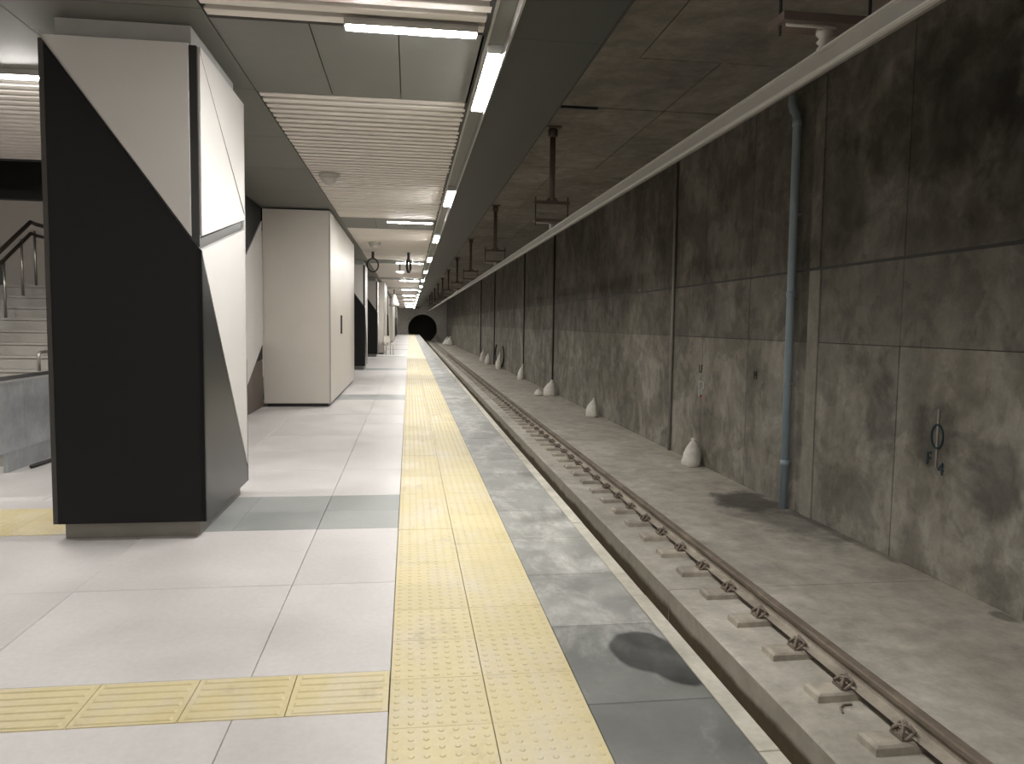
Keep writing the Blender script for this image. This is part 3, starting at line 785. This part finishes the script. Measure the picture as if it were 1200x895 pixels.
# ================================================================= OVERHEAD CONTACT BAR
bz = 3.07
pf = [(-.012, 0), (.012, 0), (.016, .012), (.030, .020), (.030, .030), (.020, .036), (.034, .105), (.055, .110), (.055, .122), (-.055, .122), (-.055, .110), (-.034, .105), (-.020, .036), (-.030, .030), (-.030, .020), (-.016, .012)]
g = G(); n = len(pf); ys = [YN, 5, 15, 30, 50, 80, 110, YT]
g.v = [(XC + px, yy, bz + pz) for yy in ys for px, pz in pf]
for s_ in range(len(ys) - 1):
    for i in range(n):
        j = (i + 1) % n; g.f.append((s_ * n + j, s_ * n + i, (s_ + 1) * n + i, (s_ + 1) * n + j)); g.m.append(1 if i in (5, 11, 0, 1, 15) else 0)
o = g.obj('contact_bar', ['bar', 'bar_line']); tag(o, 'long pale aluminium overhead contact bar above the track', 'contact bar')
def make_hanger():
    r = empty('bar_hanger', (0, 0, 0))
    G().lathe([(.10, ZT - .02), (.10, ZT), ], (0, 0, 0), 12).box(-.13, .13, -.13, .13, ZT - .03, ZT - .005).obj('ceiling_plate', 'hanger', r)
    G().lathe([(.075, ZT - .17), (.085, ZT - .15), (.085, ZT - .06), (.06, ZT - .03)], (0, 0, 0), 12).obj('socket', 'hanger', r, True)
    G().lathe([(.05, 3.70), (.05, ZT - .16)], (0, 0, 0), 10).obj('stem', 'hanger', r, True)
    G().prism([(-.12, 3.685), (.12, 3.685), (.05, 3.76), (-.05, 3.76)], 'y', -.03, .03).box(-.31, .31, -.035, .035, 3.635, 3.69).obj('upper_arm', 'hanger', r)
    for s_ in (-1, 1):
        G().lathe([(.010, 3.27), (.010, 3.76)], (.285 * s_, 0, 0), 6).obj('threaded_rod', 'dark', r, True)
    G().box(-.31, .31, -.10, .10, 3.325, 3.375).obj('lower_plate', 'hanger', r)
    G().tube([(-.29, -.09, 3.30), (.02, -.09, 3.30)], .010, 6).obj('bonding_rod', 'insul', r, True)
    G().lathe([(.03, bz + .12), (.045, bz + .14), (.03, bz + .16), (.047, bz + .18), (.03, bz + .20), (.05, bz + .225), (.05, 3.325)], (0, 0, 0), 12).obj('insulator', 'insul', r, True)
    return r
h0 = None
for i in range(11):
    yy = 4.37 + 8.78 * i
    if h0 is None: h0 = make_hanger(); o = h0
    else: o = copy_tree(h0)
    o.location = (XC, yy, 0)
    tag(o, (ORD[i] + ' brown hanger holding the contact bar below the concrete ceiling') if i < 11 else 'small distant brown hanger above the contact bar', 'hanger', 'contact bar hangers')

# ================================================================= WALL FITTINGS
bp = empty('blue_pipe', (5.41, 10.2, ZB)); tag(bp, 'blue grey drain pipe running down the concrete wall', 'pipe')
G().tube([(0, .22, 5.92), (0, .22, 5.80), (0, .17, 5.70), (0, .09, 5.62), (0, .06, 5.52), (0, 0, .0)], .058, 14).obj('pipe_body', 'blue', bp, True)
for z_ in (.62, 3.05, 5.45): G().lathe([(.066, z_), (.066, z_ + .09)], (0, .06 * z_ / 5.5, 0), 14).obj('collar', 'blue', bp, True)
for z_ in (1.8, 4.2): G().box(.0, .078, -.07 + .01 * z_, .07 + .01 * z_, z_, z_ + .03).obj('bracket', 'conduit', bp)
def conduit(yy, r, mat, lab, zt=ZT):
    o = G().tube([(XW - r - .004, yy, ZB + .005), (XW - r - .004, yy + .02, zt - .02)], r, 8).obj('wall_conduit', mat, None, True)
    tag(o, lab, 'conduit', 'vertical conduits on the track wall')
conduit(15.25, .035, 'conduit', 'grey vertical conduit on the wall left of the blue pipe')
conduit(28.5, .03, 'conduit_dark', 'dark vertical conduit on the wall above the two sacks')
conduit(36.0, .03, 'conduit_dark', 'thin dark conduit on the wall two sacks further on')
conduit(48.7, .035, 'conduit_dark', 'far dark conduit on the wall beside the hanging cable loop')
conduit(58.0, .035, 'conduit_dark', 'farthest thin conduit on the wall near the tunnel')
# cable loop on the wall
pts = [(XW - .06, 45.6 + 2.2 * math.sin(a) * (1.0), -.28 - .74 * math.cos(a)) for a in [i * 2 * math.pi / 24 for i in range(-9, 10)]]
o = G().tube(pts, .045, 8).obj('cable_loop', 'conduit_dark', None, True); tag(o, 'dark cable hanging in a loop on the far concrete wall', 'cable')

def sack(name, x, yy, w, d, h, lean, seed, lab, grp=None):
    rnd = random.Random(seed); seg = 14
    r = empty(name, (x, yy, ZB), rnd.uniform(-.5, .5)); tag(r, lab, 'sack', grp or 'white sacks along the track wall')
    pr = [(.0, .0), (.42, .0), (.50, .05), (.52, .22), (.47, .45), (.38, .65), (.24, .82), (.13, .92), (.11, .95)]
    g = G(); v = []
    ph = [rnd.uniform(0, 6) for _ in range(4)]
    for (rr, zz) in pr:
        for k in range(seg):
            a = 2 * math.pi * k / seg
            q = 1 + .09 * math.sin(3 * a + ph[0] + 4 * zz) + .05 * math.sin(5 * a + ph[1] - 6 * zz) * (zz > .02) + rnd.uniform(-.03, .03)
            v.append((rr * w * q * math.cos(a) + lean * zz * zz, rr * d * q * math.sin(a) + .25 * lean * zz, zz * h + (rnd.uniform(-.01, .01) if zz > .03 else 0)))
    f = [(i * seg + k, i * seg + (k + 1) % seg, (i + 1) * seg + (k + 1) % seg, (i + 1) * seg + k) for i in range(len(pr) - 1) for k in range(seg)]
    f.append(tuple((len(pr) - 1) * seg + k for k in range(seg)))
    g.add(v, f).obj('bag', 'sack', r, True)
    tx, ty = lean * .9, .25 * lean * .95
    G().lathe([(.11 * w, .93 * h), (.07 * w, .96 * h), (.14 * w, 1.0 * h), (.10 * w, 1.06 * h), (.02 * w, 1.04 * h)], (tx, ty, 0), 10).obj('tied_neck', 'sack', r, True)
    return r
sack('sack', 5.28, 13.5, .34, .34, .50, .03, 1, 'tall white sack against the wall nearest the viewer')
sack('sack', 5.22, 21.1, .32, .36, .50, .10, 2, 'narrow white sack leaning on the wall, second from the viewer')
sack('sack', 5.16, 27.4, .46, .46, .56, .08, 3, 'white sack standing at the foot of the dark conduit')
sack('sack', 4.74, 27.5, .30, .34, .24, .02, 4, 'small slumped white sack beside the standing one')
sack('sack', 5.25, 35.4, .30, .34, .70, .12, 5, 'thin white sack at the foot of the thin conduit')
sack('sack', 5.2, 44.0, .30, .36, .95, .12, 6, 'pale sack at the foot of the cable loop')
sack('sack', 5.1, 49.3, .42, .5, .65, .05, 7, 'pale far sack beyond the cable loop')
sack('sack', 5.1, 52.6, .42, .5, .8, .05, 8, 'last pale sack beyond the cable loop')
for i, (x_, y_) in enumerate(((4.9, 92), (4.6, 95), (4.95, 99))):
    sack('sack', x_, y_, .9, .9, [1.0, .7, .9][i], .05, 20 + i, ['pale sack of the far heap by the wall, nearest', 'pale sack of the far heap, closest to the rail', 'pale sack of the far heap, closest to the tunnel'][i], 'heaped sacks near the tunnel')

# painted marks on the wall
def wall_text(s, size, mat, yy, z, name, sx=1.0):
    o = link(name, text_mesh(name, s, size, mat), None)
    o.matrix_world = Matrix.Translation((XW - .012, yy, z)) @ Matrix(((0, 0, -1, 0), (-1, 0, 0, 0), (0, 1, 0, 0), (0, 0, 0, 1))) @ Matrix.Diagonal((sx, 1, 1, 1))
    return o
def wall_ring(name, yy, z, ry, rz_, t_, mat):
    g = G(); n = 28; v = []
    for xx in (XW - .012, XW - .004):
        for q in (1, 1 - t_): v += [(xx, yy + ry * q * math.cos(2 * math.pi * i / n), z + rz_ * q * math.sin(2 * math.pi * i / n)) for i in range(n)]
    f = []
    for i in range(n):
        j = (i + 1) % n
        f += [(i, j, n + j, n + i), (2 * n + i, i, j, 2 * n + j)[::-1], (n + i, n + j, 3 * n + j, 3 * n + i)[::-1]]
    return g.add(v, f).obj(name, mat)
gm = empty('painted_survey_mark', (XW - .012, 7.2, .3)); tag(gm, 'dark teal painted ring with F4 below on the right wall', 'painted mark')
def adopt(o, p):
    mw = o.matrix_world.copy(); o.parent = p; o.matrix_parent_inverse = p.matrix_world.inverted() if False else Matrix.Translation(-Vector(p.location)); return o
adopt(wall_ring('ring', 7.185, .43, .095, .135, .17, 'teal'), gm)
adopt(wall_text('F', .20, 'teal', 7.29, .12, 'letter'), gm)
adopt(wall_text('4', .19, 'teal', 7.10, .04, 'numeral'), gm)
adopt(G().box(XW - .010, XW - .004, 7.17, 7.195, .10, .72).obj('stripe', 'palepaint'), gm)
m2 = empty('stencilled_mark', (XW - .012, 13.6, .35)); tag(m2, 'small white and pink stencilled mark above the nearest sack', 'painted mark')
adopt(G().box(XW - .010, XW - .004, 13.54, 13.80, .38, .52).obj('white_patch', 'whitepaint'), m2)
adopt(G().box(XW - .010, XW - .004, 13.62, 13.80, .22, .36).obj('white_patch', 'whitepaint'), m2)
adopt(G().box(XW - .010, XW - .004, 13.46, 13.72, .20, .26).obj('pink_patch', 'pinkpaint'), m2)
adopt(wall_text('E3', .14, 'blackpaint', 13.67, .40, 'lettering'), m2); adopt(wall_text('F', .13, 'blackpaint', 13.70, .25, 'lettering'), m2)
m2b = wall_text('LF', .22, 'blackpaint', 13.70, .68, 'scrawled_mark', .9); tag(m2b, 'faint dark scrawl above the white stencilled mark', 'painted mark')
m3 = wall_text('M', .20, 'blackpaint', 11.42, .72, 'scrawled_mark', .8); tag(m3, 'dark scrawled mark on the wall left of the blue pipe', 'painted mark')

# ================================================================= SMALL CEILING THINGS
def detector(x, yy, r_, lab):
    r = empty('ceiling_dome', (x, yy, ZC)); tag(r, lab, 'dome', 'round domes on the slat ceiling')
    G().lathe([(r_ * 1.05, -.05), (r_ * 1.1, -.03), (r_ * 1.1, .0)], (0, 0, 0), 20).obj('base_ring', 'dome', r, True)
    G().lathe([(.001, -.05 - r_ * .8), (r_ * .4, -.05 - r_ * .74), (r_ * .75, -.05 - r_ * .5), (r_ * .95, -.05 - r_ * .2), (r_ * .97, -.05)], (0, 0, 0), 20).obj('dome_cover', 'dome', r, True)
    return r
detector(-1.08, 10.7, .13, 'translucent round dome on the slat ceiling before the kiosk')
detector(-.87, 19.5, .14, 'round dome on the ceiling just beyond the kiosk front')
dl = empty('pendant_dome', (-.32, 26.0, ZC)); tag(dl, 'small white pendant dome hanging between the two cable rings', 'dome')
G().lathe([(.03, -.28), (.03, 0)], (0, 0, 0), 8).obj('stem', 'dark', dl, True)
G().lathe([(.02, -.40), (.12, -.36), (.19, -.28), (.05, -.25)], (0, 0, 0), 16).obj('dome_cover', 'white', dl, True)
pc = empty('pendant_lamp', (-.9, 46.0, ZC)); tag(pc, 'white cone shaped pendant far down the platform ceiling', 'lamp')
G().lathe([(.03, -.3), (.03, 0)], (0, 0, 0), 8).obj('stem', 'dark', pc, True)
G().lathe([(.30, -1.0), (.30, -.9), (.08, -.3)], (0, 0, 0), 16).obj('cone_shade', 'white', pc, True)
def ring(x, yy, rot, lab):
    r = empty('cable_ring', (x, yy, ZC), rot); tag(r, lab, 'cable ring', 'coiled cables hanging from the ceiling')
    G().box(-.035, .035, -.035, .035, -.20, 0).obj('drop_rod', 'dark', r)
    for q in (0, .03):
        G().tube([(.155 * math.cos(a), q - .015, -.38 + .19 * math.sin(a)) for a in [i * 2 * math.pi / 20 for i in range(20)]], .022, 6, closed=True).obj('coil', 'dark', r, True)
    return r
ring(-1.03, 22.0, 0.15, 'black coiled cable ring hanging near the kiosk')
ring(-.02, 22.0, 1.25, 'black coiled cable seen edge-on hanging in front of the tube lamp')
# chair by the second kiosk
ch = empty('folding_chair', (-1.0, 37.2, 0), .4); tag(ch, 'small pale chair standing in front of the farther kiosk', 'chair')
G().box(-.2, .2, -.2, .2, .43, .46).obj('seat', 'cream', ch); G().box(-.2, .2, .19, .215, .55, .9).obj('backrest', 'cream', ch)
for sx in (-1, 1):
    for sy in (-1, 1): G().tube([(.18 * sx, .2 * sy, 0), (.18 * sx, .17 * sy, .44 if sy < 0 else .9)], .014, 6).obj('leg', 'steel', ch, True)
